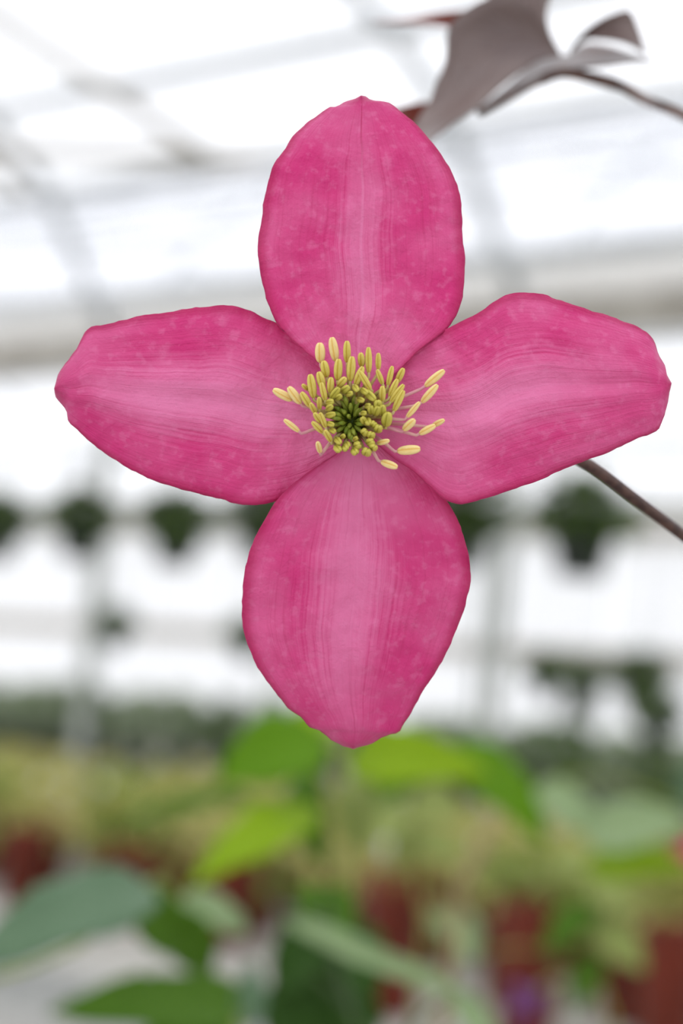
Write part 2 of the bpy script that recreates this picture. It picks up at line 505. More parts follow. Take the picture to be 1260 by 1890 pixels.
bench('growing_bench', -11.5, -1.0, 2.85, 5.75, BENCH_M, 'pale growing bench set with red-brown pots of olive plants')
bench('growing_bench', -24.5, -7.0, 12.2, 14.6, BENCH_F, 'pale growing bench of grey-green shrubs along the far wall')

# plants on the middle bench: red-brown pots with loose yellow-olive growth
pot_me = MB().lathe(pot_profile(0.060, 0.046, 0.19), 20).mesh('pot', M['pot_red'])
soil_me = MB().lathe([(0.0, 0.166), (0.03, 0.168), (0.0545, 0.164)], 20).mesh('soil', M['soil'])
rnd = random.Random(3)
fol_me = []
for k in range(4):
    fol_me.append(leaf_cloud(90, .092, .092, .032, .056, rnd, 0.05).mesh('foliage', M['fol_olive'] if k != 1 else M['fol_green'], False))
stem_me = []
for k in range(2):
    mb = MB()
    for i in range(4):
        a = rnd.uniform(0, 6.28)
        mb.tube([(0.015 * math.cos(a), .015 * math.sin(a), .16), (.03 * math.cos(a), .03 * math.sin(a), .22), (.06 * math.cos(a), .06 * math.sin(a), .25)], .003, 5)
    stem_me.append(mb.mesh('stems', M['stem_green']))
tag_me = MB().box((0, 0, .045), (.022, .0015, .13)).mesh('plant_tag', M['tag'], False)
ROWN = ['first', 'second', 'third', 'fourth', 'fifth', 'sixth', 'seventh', 'eighth', 'ninth', 'tenth']
def small_plant(x, y, k, row, tall=1.0):
    root = empty('potted_plant', (x, y, BENCH_M))
    root.rotation_euler.z = rnd.randrange(4) * math.pi / 2
    for nm, me in (('pot', pot_me), ('soil', soil_me)):
        link(nm, me, root).scale.z = tall
    up = .17 * (tall - 1)
    link('stems', stem_me[k % 2], root, (0, 0, up))
    f = link('foliage', fol_me[k % 4], root, (0, 0, .198 + up if row < 2 else .135)); f['kind'] = 'stuff'
    f.scale = (.95, .95, .8 if row < 2 else 1.55)
    green = (k % 4 == 1)
    if k % 3 == 0:
        t = link('plant_tag', tag_me, root, (.03, .02, .165 + up)); t.rotation_euler = (R(8), R(10), 0)
    tint = 'mid-green' if green else 'yellow-olive'
    tg = ', white tag' if k % 3 == 0 else ''
    tag(root, 'red-brown pot, %s foliage%s, %s row from the aisle rail' % (tint, tg, ROWN[row]), 'potted plant',
        '%s plants%s, %s row of the middle bench' % (tint, tg, ROWN[row]))
k = 0
def world_x(px, y, py=945):
    t = (px + (py - 945) * math.tan(ROLL) - 630) / FPX     # the lens is rolled, so plumb lines lean
    return y * (fh.x + rh.x * t) / (fh.y + rh.y * t)
for px in (722, 975, 1236):
    small_plant(world_x(px, 3.12, 1750), 3.12, k, 0, 1.35); k += 1
for px in (-150, 45, 240, 430, 732, 948, 1165, 1380):
    small_plant(world_x(px, 3.55, 1660), 3.55, k, 1); k += 1
for j in range(7):
    y = 3.86 + j * 0.27
    xa, xb = -1.88 * y, -0.62 * y
    n = int((xb - xa) / 0.28)
    for i in range(n + 1):
        small_plant(xa + 0.28 * i + (0.14 if j % 2 else 0), y, k, j + 2); k += 1

# shrubs on the far bench
shrub_pot = MB().lathe(pot_profile(0.10, 0.08, 0.2), 16).mesh('pot', M['pot_black'])
shrub_soil = MB().lathe([(0.0, .176), (.092, .17)], 16).mesh('soil', M['soil'])
shrub_fol = [leaf_cloud(170, .19, .19, .20, .10, rnd, 0.0).mesh('foliage', M['fol_grey'] if k else M['fol_dark'], False) for k in range(3)]
q = 0
for row, y in enumerate((12.55, 13.3, 14.05)):
    x = -23.6 + 0.25 * row
    while x < -8.2:
        root = empty('potted_shrub', (x, y, BENCH_F)); root.rotation_euler.z = rnd.randrange(4) * math.pi / 2
        link('pot', shrub_pot, root); link('soil', shrub_soil, root)
        kk = (q * 2 + row) % 3
        f = link('foliage', shrub_fol[kk], root, (0, 0, .17)); f['kind'] = 'stuff'
        f.scale = (1, 1, rnd.uniform(.8, 1.1))
        tint = 'grey-green' if kk else 'dark green'
        rw = ('row nearest the aisle', 'middle row', 'row nearest the wall')[row]
        tag(root, 'bushy %s shrub in a black pot, %s of the far bench' % (tint, rw), 'potted shrub', '%s shrubs, %s of the far bench' % (tint, rw))
        q += 1
        x += 0.57
# ------------------------------------------------------------------ hanging baskets
basket_pot = MB().lathe(pot_profile(0.130, 0.082, 0.25), 20).mesh('pot', M['pot_dark'])
basket_soil = MB().lathe([(0.0, .225), (.118, .22)], 20).mesh('soil', M['soil'])
basket_fol = [leaf_cloud(230, .165, .165, .10, .08, rnd, .25).mesh('foliage', M['fol_dark'], False) for _ in range(3)]
trail_fol = leaf_cloud(150, .10, .10, .26, .08, rnd, .8).mesh('foliage', M['fol_dark'], False)
def basket(loc, wire_top, label, k=0, flowers=False, scale=1.0, group=None, trail=False):
    root = empty('hanging_basket', loc); root.scale = (scale,) * 3
    root.rotation_euler.z = k * 1.3
    link('pot', basket_pot, root); link('soil', basket_soil, root)
    f = link('foliage', basket_fol[k % 3], root, (0, 0, .13)); f['kind'] = 'stuff'
    if trail:
        g = link('trailing_growth', trail_fol, root, (0.03, 0, -.42)); g['kind'] = 'stuff'
    h = (wire_top - loc[2]) / scale
    for i in range(3):
        a = i * 2.094
        MB().tube([(.122 * math.cos(a), .122 * math.sin(a), .245), (0, 0, .6)], .002, 5).build('hanger', M['wire'], root)
    hk = [(0, 0, .6), (0, 0, h - .03)] + [(0.02 - .02 * math.cos(t), 0, h - .03 + .03 * math.sin(t)) for t in (0.5, 1.2, 1.9, 2.6)]
    MB().tube(hk, .0025, 6).build('hook', M['wire'], root)
    if flowers:
        for i in range(7):
            a, rr = i * 0.9, .04 + .015 * (i % 4)
            fb = MB()
            for p_ in range(5):
                b = p_ * 1.2566
                d = Vector((math.cos(b), math.sin(b), .35)); s = Vector((-math.sin(b), math.cos(b), 0))
                n0 = len(fb.v)
                for u_, w_ in ((0, 0), (.016, -.010), (.028, 0), (.016, .010)):
                    fb.v.append(tuple(d * u_ + s * w_))
                fb.f.append((n0, n0 + 1, n0 + 2, n0 + 3))
            fb.build('flower_head', M['petal_red'], root, False, (rr * math.cos(a), rr * math.sin(a), .345 + .01 * (i % 3)))
    tag(root, label, 'hanging basket', group)
    return root
ROW1_Y, ROW1_Z = 7.45, 2.00
# rail that carries the row, and the drip pipe beside it
MB().tube([(XA, ROW1_Y, 2.95), (XB, ROW1_Y, 2.95)], .02, 8).build('basket_rail', M['steel'])
tag(bpy.data.objects['basket_rail'], 'steel rail from which the row of full dark-green baskets hangs', 'rail')
hp = MB().tube([(XA, ROW1_Y + .36, 2.31), (XB, ROW1_Y + .36, 2.31)], .016, 8).build('drip_pipe', M['hose'])
tag(hp, 'thin grey-green irrigation pipe running along the dark basket row', 'pipe')
ROW1 = ((-10.93, 'dark green hanging basket beyond the red-flowered basket, at the end of its row'),
        (-10.2, 'dark green hanging basket topped with a few red flowers'),
        (-9.43, 'leafy dark green hanging basket next to the red-flowered one on the near rail'),
        (-8.79, 'leafy dark green hanging basket, second along from the red-flowered one'),
        (-8.15, 'leafy dark green hanging basket, third along from the red-flowered one'),
        (-7.53, 'leafy dark green hanging basket beside the grey gutter post'),
        (-6.83, 'biggest full dark green hanging basket, just past the grey gutter post'))
for k, (x, lab) in enumerate(ROW1):
    basket((x, ROW1_Y, ROW1_Z + (.02 if k % 2 else 0)), 2.93, lab, k, k == 1, 1.0 if k < 5 else 1.12, 'baskets on the near rail')
ROW2_Y = 11.6
MB().tube([(XA, ROW2_Y, 2.75), (XB, ROW2_Y, 2.75)], .02, 8).build('basket_rail', M['steel'])
for o in col.objects:
    if o.name.startswith('basket_rail') and 'label' not in o:
        tag(o, 'steel rail carrying the sparse row of small distant baskets', 'rail')
ROW2 = ((210, 0, .9, 'small distant basket farthest along the far rail'), (455, -.02, .9, 'small distant basket, second from the far end of the far rail'),
        (690, 0, .9, 'small distant basket, third from the far end of the far rail'), (1010, -.12, .8, 'smallest distant basket on the far rail, above the trailing one'),
        (1185, -.16, 1.05, 'largest distant basket on the far rail, dark and full'))
for k, (px, dz, sc_, lab) in enumerate(ROW2):
    basket((world_x(px, ROW2_Y, 1190), ROW2_Y, 1.69 + dz), 2.73, lab, k, False, sc_, 'baskets on the far rail')
rl = MB().tube([(XA, 10.1, 2.9), (XB, 10.1, 2.9)], .02, 8).build('basket_rail', M['steel'])
tag(rl, 'steel rail from which the two low trailing baskets hang', 'rail')
basket((world_x(1065, 10.1, 1310), 10.1, 1.50), 2.88, 'low-hung trailing basket, the higher of the pair', 0, False, .8, None, True)
basket((world_x(1205, 10.1, 1370), 10.1, 1.34), 2.88, 'low-hung trailing basket, the lower of the pair', 1, False, .8, None, True)
# ------------------------------------------------------------------ near clematis plants
def leaf_mesh(name, mat, wid, bend, fold, teeth=0.0, ns=16, nt=9, seed=0):
    """ovate pointed leaf, length 1 along +y, normal +z, two-sided with thickness"""
    mb = MB(); mb.uv = []
    rr = random.Random(seed)
    ph = rr.uniform(0, 6)
    for side in (0, 1):
        for i in range(ns + 1):
            s = i / ns
            hw = wid * .5 * (math.sin(math.pi * min(1, s ** .72)) ** .8) * (1.0 if s < 1 else 0) + .002
            if teeth: hw *= 1 + teeth * (abs(((s * 9) % 1) - .5) * 2 - .5)
            for j in range(nt):
                c = -1 + 2 * j / (nt - 1)
                z = bend * (s * (1 - s) * 2 - s * s * .5) + fold * abs(c) * hw - .02 * math.sin(s * 14 + ph) * c * c
                mb.v.append((c * hw, s, z - (.008 if side else 0)))
                mb.uv.append((j / (nt - 1), s))
    n1 = (ns + 1) * nt
    for side in (0, 1):
        for i in range(ns):
            for j in range(nt - 1):
                a = side * n1 + i * nt + j
                f = (a, a + 1, a + nt + 1, a + nt)
                mb.f.append(f if side == 0 else tuple(reversed(f)))
    for i in range(ns):
        for j in (0, nt - 1):
            a, b = i * nt + j, (i + 1) * nt + j
            f = (a, b, b + n1, a + n1)
            mb.f.append(f if j == 0 else tuple(reversed(f)))
    return mb.mesh(name, mat)
_lm = {}
def get_leaf(mat, wid, bend, fold, teeth=0.12):
    key = (mat, round(wid, 1), bend, fold, teeth)
    if key not in _lm:
        _lm[key] = leaf_mesh('leaf', M[mat], max(.1, round(wid, 1)), bend, fold, teeth, seed=len(_lm))
    return _lm[key]

def add_leaf(root, base, tip, d0, d1, wpx, mat, bend=.15, fold=.25, tilt=0.0, name='leaf', teeth=.12):
    """leaf whose base and tip sit at two world points; tilt turns it about its own axis"""
    a, b = P(*base, d0), P(*tip, d1)
    L = (b - a).length
    w = wpx / FPX * (d0 + d1) / 2
    y = (b - a).normalized()
    z = (-FWD * math.cos(tilt) + Vector((0, 0, 1)) * .6 + y.cross(-FWD) * math.sin(tilt))
    z = (z - y * z.dot(y)).normalized()
    x = y.cross(z)
    o = link(name, get_leaf(mat, w / L, bend, fold, teeth), root)
    o.rotation_mode = 'QUATERNION'
    o.rotation_quaternion = Matrix((x, y, z)).transposed().to_quaternion()
    o.location = a - Vector(root.location)
    o.scale = (L, L, L)
    return a

pot_near = MB().lathe(pot_profile(0.058, 0.046, 0.2), 24).mesh('pot', M['pot_red'])
soil_near = MB().lathe([(0.0, .178), (.03, .176), (.052, .172)], 24).mesh('soil', M['soil'])
def near_plant(name, label, cat, pot_px, pot_d, stem_pts, leaves, stem_mat='stem_green', stem_r=.0018, stake=None, group=None):
    """stem_pts: (px,py,d) from low to high; leaves: (base, tip, d0, d1, width px, mat, bend, fold, tilt)"""
    g = P(pot_px, 1400, pot_d)
    root = empty(name, (g.x, g.y, BENCH_N))
    link('pot', pot_near, root); link('soil', soil_near, root)
    pts = [Vector((0, 0, .17)), Vector((0, 0, .22))] + [P(*p) - Vector(root.location) for p in stem_pts]
    cv = catmull([tuple(p) for p in pts], 26)
    MB().tube(cv, [stem_r * (1 - .4 * i / 25) for i in range(26)], 7).build('stem', M[stem_mat], root)
    if stake:
        s0, s1 = stake
        MB().tube([Vector((.02, .02, .1)), P(*s0) - Vector(root.location), P(*s1) - Vector(root.location)], .003, 7).build('stake', M['bamboo'], root)
    for lf in leaves:
        a = add_leaf(root, *lf) - Vector(root.location)
        near = min(cv, key=lambda c: (c - a).length + (0.02 if c.z > a.z else 0))
        if (near - a).length > .002:
            mid = near.lerp(a, .55) + Vector((0, 0, .12 * (near - a).length))
            MB().tube(catmull([tuple(near), tuple(mid), tuple(a)], 8), .0009, 6).build('petiole', M[stem_mat], root)
    tag(root, label, cat, group)
    return root

near_plant('potted_clematis', 'lime green clematis with broad bright leaves below the pink flower', 'potted plant', 650, 1.16,
    [(655, 2100, 1.14), (648, 1800, 1.12), (640, 1560, 1.1), (622, 1400, 1.1), (615, 1340, 1.1)],
    [((600, 1362), (400, 1436), 1.08, 1.06, 150, 'leaf_lime', .12, .2, .2),
     ((560, 1420), (596, 1604), 1.12, 1.10, 72, 'leaf_green', .2, .3, .5),
     ((580, 1492), (360, 1618), 1.08, 1.02, 120, 'leaf_yellow', .15, .2, .1),
     ((640, 1400), (890, 1418), 1.10, 1.06, 110, 'leaf_yellow', .15, .25, .2),
     ((830, 1372), (1012, 1545), 1.10, 1.07, 112, 'leaf_lime', .15, .2, -.2),
     ((634, 1350), (540, 1310), 1.12, 1.14, 90, 'leaf_yellow', .1, .3, .2),
     ((660, 1430), (668, 1580), 1.14, 1.12, 80, 'leaf_olive', .2, .3, .5),
     ((470, 1478), (225, 1508), 1.2, 1.22, 44, 'leaf_green', .1, .4, .6)],
    stake=((850, 1640, 1.2), (948, 1436, 1.2)))
near_plant('potted_clematis', 'pale grey-green plant at the bench end under a small pink bloom', 'potted plant', 1380, 1.34,
    [(1390, 1900, 1.33), (1350, 1700, 1.32), (1290, 1560, 1.3), (1240, 1480, 1.3)],
    [((990, 1448), (1130, 1556), 1.32, 1.30, 74, 'leaf_pale', .15, .3, .2),
     ((1075, 1540), (1275, 1512), 1.30, 1.28, 96, 'leaf_pale', .1, .2, .1),
     ((1080, 1600), (1290, 1590), 1.33, 1.31, 74, 'leaf_yellow', .1, .3, .2),
     ((1250, 1480), (1380, 1400), 1.3, 1.3, 90, 'leaf_grey', .1, .3, .1)])
near_plant('potted_clematis', 'grey-green plant reaching in with one big dull leaf', 'potted plant', -330, .80,
    [(-330, 2150, .80), (-220, 1900, .82), (-60, 1820, .84), (120, 1760, .85), (280, 1640, .87)],
    [((285, 1640), (-70, 1772), .87, .80, 170, 'leaf_grey', .12, .15, .1),
     ((240, 1640), (345, 1770), .9, .92, 110, 'leaf_green', .15, .25, .1),
     ((90, 1690), (330, 1660), .9, .92, 70, 'leaf_grey', .15, .25, -.2),
     ((300, 1680), (400, 1800), .92, .94, 100, 'leaf_green', .15, .25, .2),
     ((330, 1660), (470, 1720), .94, .97, 60, 'leaf_pale', .15, .25, .2)])
near_plant('potted_clematis', 'green plant with a broad mid-green leaf low beside the white tags', 'potted plant', 320, 1.0,
    [(330, 2200, .98), (400, 2000, .95), (440, 1880, .93)],
    [((440, 1868), (100, 1856), .93, .88, 140, 'leaf_green', .12, .2, .1),
     ((430, 1900), (250, 1930), .93, .9, 120, 'leaf_lime', .12, .2, .1),
     ((440, 1880), (330, 1800), .95, .97, 90, 'leaf_green', .12, .2, .1),
     ((450, 1900), (470, 1770), .95, .97, 60, 'leaf_grey', .12, .3, .4)])
near_plant('potted_clematis', 'deep green plant crossed by one long pale leaf', 'potted plant', 860, .90,
    [(850, 2250, .90), (720, 2000, .92), (640, 1850, .95), (610, 1720, .96), (600, 1650, .97)],
    [((650, 1720), (540, 1640), .97, .97, 110, 'leaf_green', .15, .3, .3),
     ((620, 1690), (500, 1840), .98, .98, 110, 'leaf_deep', .15, .3, .1),
     ((620, 1700), (690, 1850), .98, .98, 120, 'leaf_deep', .15, .3, -.1),
     ((580, 1740), (590, 1920), .99, .99, 150, 'leaf_deep', .15, .2, .1),
     ((520, 1800), (560, 1960), .99, .99, 120, 'leaf_deep', .15, .2, .1),
     ((640, 1820), (650, 1960), 1.0, 1.0, 120, 'leaf_deep', .15, .2, .1),
     ((520, 1692), (900, 1856), .93, .90, 62, 'leaf_pale', .1, .3, .5),
     ((840, 1830), (930, 1960), .92, .90, 60, 'leaf_pale', .1, .3, .2)], stem_mat='stem_deep')
near_plant('potted_clematis', 'loose olive plant standing behind the lime green leaves', 'potted plant', 780, 1.62,
    [(780, 1760, 1.62), (770, 1640, 1.62), (760, 1520, 1.62), (750, 1430, 1.62)],
    [((760, 1500), (660, 1560), 1.6, 1.58, 70, 'leaf_olive', .15, .3, .2),
     ((760, 1470), (860, 1500), 1.6, 1.6, 74, 'leaf_olive', .15, .3, .2),
     ((755, 1440), (690, 1480), 1.62, 1.6, 60, 'leaf_green', .15, .3, .2),
     ((765, 1540), (860, 1590), 1.6, 1.58, 64, 'leaf_olive', .15, .3, .2),
     ((770, 1520), (720, 1600), 1.6, 1.6, 56, 'leaf_olive', .15, .3, .2),
     ((755, 1430), (800, 1400), 1.6, 1.6, 56, 'leaf_olive', .15, .3, .2)])
near_plant('potted_clematis', 'dull olive-green plant with a purple bud near the bench edge', 'potted plant', 1130, 1.66,
    [(1130, 1960, 1.66), (1110, 1820, 1.66), (1100, 1720, 1.66), (1085, 1610, 1.66)],
    [((1100, 1700), (1190, 1790), 1.66, 1.64, 80, 'leaf_olive', .15, .3, .2),
     ((1095, 1670), (1000, 1760), 1.66, 1.64, 70, 'leaf_green', .15, .3, .2),
     ((1090, 1630), (1180, 1680), 1.66, 1.64, 66, 'leaf_olive', .15, .3, .2),
     ((1085, 1610), (1010, 1580), 1.66, 1.66, 66, 'leaf_olive', .15, .3, .2),
     ((1100, 1760), (1060, 1870), 1.66, 1.64, 66, 'leaf_green', .15, .3, .2),
     ((880, 1760), (800, 1690), 1.66, 1.64, 90, 'leaf_pale', .15, .3, .2)])

# small blurred blooms
def small_flower(name, label, center, d, r, mat, cat='flower', aim=None, stem_to=None):
    root = empty(name, P(*center, d), CROT.to_quaternion())
    for k in range(4):
        sm = leaf_mesh('sepal', M[mat], .62, .12, .25, 0, 12, 7, k)
        o = link('sepal', sm, root)
        o.rotation_euler = (R(10), 0, k * math.pi / 2 + (aim or 0))
        o.scale = (r, r, r)
    mb = MB()
    for k in range(14):
        a = k * 2.4; q = .03 + .012 * (k % 4)
        mb.tube([(0, 0, 0), (q * r * 2 * math.cos(a), q * r * 2 * math.sin(a), r * .25)], r * .025, 5)
    s = mb.build('stamens', M['fol_olive'], root)
    inv = CROT.inverted()
    e = inv @ (P(*stem_to) - P(*center, d))
    MB().tube(catmull([(0, 0, 0), (0, 0, -.01), tuple(e * .5 + Vector((0, .004, -.006))), tuple(e)], 10), .0012, 6).build('pedicel', M['stem_green'], root)
    tag(root, label, cat)
small_flower('clematis_flower', 'small pink clematis bloom above the pale grey-green leaves', (1335, 1560), 1.15, .024, 'petal_pink', aim=.1, stem_to=(1300, 1600, 1.3))
small_flower('clematis_flower', 'small purple clematis bloom low among the olive leaves', (968, 1845), 1.6, .014, 'petal_purple', aim=.6, stem_to=(1090, 1800, 1.66))

# ------------------------------------------------------------------ the vine that carries the flower
g = P(1560, 1400, .36)
vine = empty('clematis_vine', (g.x, g.y, BENCH_N))
VO = Vector(vine.location)
link('pot', pot_near, vine); link('soil', soil_near, vine)
vst = [Vector((0, 0, .17)), Vector((0, 0, .24))] + [P(px, py, d) - VO for px, py, d in ((1540, 2600, .36), (1500, 1900, .35), (1470, 1200, .345), (1450, 700, .36), (1430, 320, .385), (1420, -200, .40))]
vcv = catmull([tuple(p) for p in vst], 40)
MB().tube(vcv, [.0021 - .0009 * i / 39 for i in range(40)], 8).build('stem', M['stem_brown'], vine)
MB().tube([Vector((.01, .01, .1)), P(1490, -300, .41) - VO], .003, 8).build('stake', M['bamboo'], vine)
# leaf stalk arching in from the right
pts = [P(px, py, d) - VO for px, py, d in ((1430, 320, .385), (1340, 255, .392), (1260, 212, .40), (1190, 184, .404), (1150, 160, .405), (1085, 142, .408), (1035, 134, .41), (990, 152, .408), (930, 184, .405), (885, 206, .402))]
MB().tube(catmull([tuple(p) for p in pts], 36), [.0008] * 20 + [.0010] * 8 + [.0007] * 8, 8).build('petiole', M['stem_brown'], vine)

def outline_leaf(root, left, right, dL, dR, mat, name='leaf', thick=.0006, mid=0.004, inv=None, org=None):
    """blade between two traced margins, each with its own depth; dL/dR: (base depth, tip depth)"""
    ns, nt = 26, 9
    L = catmull(left, ns); Rr = catmull(right, ns)
    front, uv = [], []
    for i in range(ns):
        s = i / (ns - 1)
        a = P(L[i].x, L[i].y, dL[0] + (dL[1] - dL[0]) * s)
        b = P(Rr[i].x, Rr[i].y, dR[0] + (dR[1] - dR[0]) * s)
        for j in range(nt):
            t = j / (nt - 1)
            p = a.lerp(b, t) + FWD * (mid * math.sin(math.pi * t) * math.sin(math.pi * s))
            front.append(p - org); uv.append((t, s))
    mb = MB(); mb.uv = uv + uv
    mb.v = [tuple(p) for p in front] + [tuple(p + FWD * thick) for p in front]
    n1 = len(front)
    for i in range(ns - 1):
        for j in range(nt - 1):
            a = i * nt + j
            mb.f.append((a, a + nt, a + nt + 1, a + 1))
            mb.f.append((n1 + a, n1 + a + 1, n1 + a + nt + 1, n1 + a + nt))
        for j in (0, nt - 1):
            a, b = i * nt + j, (i + 1) * nt + j
            mb.f.append((a, b, n1 + b, n1 + a) if j else (a, n1 + a, n1 + b, b))
    return mb.build(name, M[mat], root)
# terminal leaflet hanging behind the top sepal
o = outline_leaf(vine, [(1030, 95), (985, 20), (930, -10), (870, 10), (828, 50), (822, 110), (806, 150), (790, 190), (770, 220), (762, 250), (780, 280)],
             [(1035, 104), (1000, 110), (965, 130), (925, 160), (897, 186), (868, 208), (838, 228), (815, 246), (800, 256), (790, 268), (782, 282)],
             (.41, .395), (.41, .385), 'leaf_bronze', 'leaflet', org=VO)
outline_leaf(vine, [(1035, 100), (1015, 60), (1010, 20), (1030, -40), (1060, -110)],
             [(1030, 100), (985, 80), (930, 30), (900, -40), (1055, -112)], (.412, .42), (.412, .43), 'leaf_bronze', 'leaflet', org=VO)
outline_leaf(vine, [(905, 22), (860, 18), (800, 24), (750, 34), (690, 40)],
             [(905, 60), (860, 56), (800, 46), (750, 44), (688, 43)], (.435, .45), (.435, .44), 'leaf_bronze_red', 'leaflet', org=VO, mid=.001)
outline_leaf(vine, [(800, 188), (770, 190), (735, 198), (700, 210)], [(780, 260), (760, 245), (735, 225), (702, 214)], (.42, .42), (.42, .41), 'leaf_bronze_red', 'leaflet', org=VO, mid=.001)
outline_leaf(vine, [(1050, 92), (1075, 60), (1110, 35), (1150, 20), (1165, 24), (1180, 60), (1193, 98)],
             [(1052, 96), (1080, 74), (1110, 72), (1140, 76), (1160, 82), (1175, 90), (1190, 100)], (.41, .405), (.412, .40), 'leaf_bronze', 'leaflet', org=VO, mid=.002)
outline_leaf(vine, [(1036, 110), (1075, 82), (1120, 84), (1165, 98), (1205, 112)], [(1040, 128), (1080, 126), (1120, 122), (1165, 116), (1206, 115)], (.425, .405), (.409, .395), 'leaf_bronze', 'leaflet', org=VO, mid=.002)

outline_leaf(vine, [(1045, 98), (985, 118), (930, 162), (878, 204)], [(1052, 130), (1000, 143), (940, 178), (882, 209)], (.424, .404), (.408, .401), 'leaf_bronze', 'leaflet', org=VO, mid=.001)

# ------------------------------------------------------------------ the flower
FD = FOCUS
fc_px = (650, 772)
flower = empty('clematis_flower', P(*fc_px, FD), CROT.to_quaternion())
tag(flower, 'large open four-sepalled pink clematis flower with yellow stamens on a dark stalk', 'flower')
tag(vine, 'bronze-leaved clematis vine on a cane beside the large pink flower', 'vine')
def F(px, py, z):
    """flower coordinates: x right, y up, z out of the flower's face (m)"""
    d = FD - z
    return Vector(((px - 630) * d / FPX - (fc_px[0] - 630) * FD / FPX, (945 - py) * d / FPX - (945 - fc_px[1]) * FD / FPX, z))
mm = .001
def sepal(left, right, mat, zf, seed):
    ns, nt = 84, 49
    L = catmull(left, ns); Rr = catmull(right, ns)
    mb = MB(); mb.uv = []
    front = []
    for i in range(ns):
        s = i / (ns - 1)
        for j in range(nt):
            t = j / (nt - 1)
            p = L[i].lerp(Rr[i], t)
            c = 2 * t - 1
            ej = 1.7 * max(0, abs(c) - .8) / .2 * min(1, s * 3)
            p = p + Vector((noise.noise(Vector((p.x * .07, p.y * .07, seed + 20))), noise.noise(Vector((p.x * .07, p.y * .07, seed + 30))))) * ej
            z = zf(s, c)
            # soft puckering of the blade and a finely crimped margin
            z += .55 * noise.noise(Vector((p.x * .012, p.y * .012, seed))) * min(1, s * 4)
            z += .22 * noise.noise(Vector((p.x * .035, p.y * .035, seed + 5)))
            z += .25 * noise.noise(Vector((p.x * .05, p.y * .05, seed + 9))) * max(0, abs(c) - .7) / .3
            front.append(F(p.x, p.y, z * mm)); mb.uv.append((t, s))
    n1 = len(front)
    th = .00032
    back = []
    for k, p in enumerate(front):
        i, j = divmod(k, nt)
        e = min(j, nt - 1 - j, (ns - 1 - i)) / 3.0
        back.append(p - Vector((0, 0, th * (.4 + .6 * min(1, e)))))
    mb.v = [tuple(p) for p in front + back]; mb.uv = mb.uv * 2
    for i in range(ns - 1):
        for j in range(nt - 1):
            a = i * nt + j
            mb.f.append((a, a + 1, a + nt + 1, a + nt))
            mb.f.append((n1 + a, n1 + a + nt, n1 + a + nt + 1, n1 + a + 1))
        for j in (0, nt - 1):
            a, b = i * nt + j, (i + 1) * nt + j
            mb.f.append((a, b, n1 + b, n1 + a) if j == 0 else (a, n1 + a, n1 + b, b))
    return mb.build('sepal', mat, flower)

# one set of pigments for all four sepals; only the width and length of the pale bar differ
deep, hot, pale = srgb(188, 18, 92), srgb(216, 42, 126), srgb(238, 138, 188)
m_top = sepal_mat('sepal_narrow_bar', deep, hot, pale, .60, .34, .45, .90, 0.0, .55)
m_left = sepal_mat('sepal_broad_bar', deep, hot, pale, .85, .60, .60, 1.0)
m_right = sepal_mat('sepal_short_bar', deep, hot, pale, .78, .60, .50, .92)
m_bot = sepal_mat('sepal_long_bar', deep, hot, pale, .74, .55, .55, 1.05, -0.03)

def zf_gen(base, rise, tipback, cup, roll, ridge=.35, side=0.0, late=0.0):
    """base height, lift along the sepal, recurve of the tip, basal cupping, backward roll of the margin"""
    def zf(s, c):
        z = base * (1 - s) ** 2 + rise * math.sin(min(1, s * 1.25) * math.pi / 2) - tipback * max(0, s - .45) ** 2 * 4
        z += cup * c * c * max(0, 1 - s * 2.2) - roll * (abs(c) ** 2.2) * min(1, max(0, s - .15) * 2.5)
        z -= ridge * math.exp(-(c / .10) ** 2) * math.sin(math.pi * min(1, s + .05))
        z += .25 * math.exp(-((abs(c) - .22) / .12) ** 2) * math.sin(math.pi * s)
        return z + side * c - late * s ** 1.6
    return zf

top_L = [(642, 760), (625, 722), (604, 690), (580, 663), (559, 645), (527, 617), (510, 596), (499, 572), (485, 527), (477, 485), (475, 457), (477, 436), (483, 404), (486, 373), (494, 338), (505, 303), (526, 275), (538, 254), (562, 230), (587, 212), (608, 198), (622, 196), (636, 188), (650, 183), (666, 176)]
top_R = [(660, 760), (690, 730), (715, 703), (747, 673), (775, 645), (807, 621), (831, 600), (848, 568), (855, 537), (857, 509), (858, 478), (854, 439), (852, 397), (850, 369), (845, 345), (835, 321), (821, 296), (807, 275), (789, 253), (768, 230), (744, 209), (726, 195), (709, 187), (686, 185), (674, 178), (666, 176)]
left_U = [(648, 755), (622, 690), (586, 645), (540, 610), (490, 588), (471, 578), (448, 569), (425, 564), (402, 563), (375, 567), (356, 568), (310, 576), (264, 582), (218, 593), (190, 600), (170, 602), (158, 611), (149, 627), (140, 646), (126, 664), (114, 678), (105, 696), (100, 717)]
left_D = [(645, 800), (628, 846), (596, 880), (545, 914), (494, 929), (462, 933), (430, 929), (411, 922), (365, 911), (329, 901), (292, 890), (255, 874), (218, 853), (181, 828), (149, 800), (131, 783), (125, 775), (121, 756), (103, 733), (100, 717)]
right_U = [(655, 755), (685, 705), (735, 660), (785, 624), (833, 602), (878, 580), (904, 562), (927, 547), (949, 541), (975, 540), (1002, 543), (1029, 553), (1055, 561), (1087, 572), (1122, 582), (1149, 593), (1175, 602), (1202, 622), (1211, 642), (1218, 660), (1227, 675), (1231, 691), (1239, 707)]
right_D = [(662, 786), (690, 815), (727, 847), (758, 867), (780, 887), (798, 904), (820, 922), (842, 930), (860, 930), (887, 922), (913, 915), (944, 904), (989, 889), (1033, 869), (1078, 851), (1127, 833), (1167, 813), (1207, 798), (1220, 782), (1229, 755), (1235, 729), (1239, 707)]
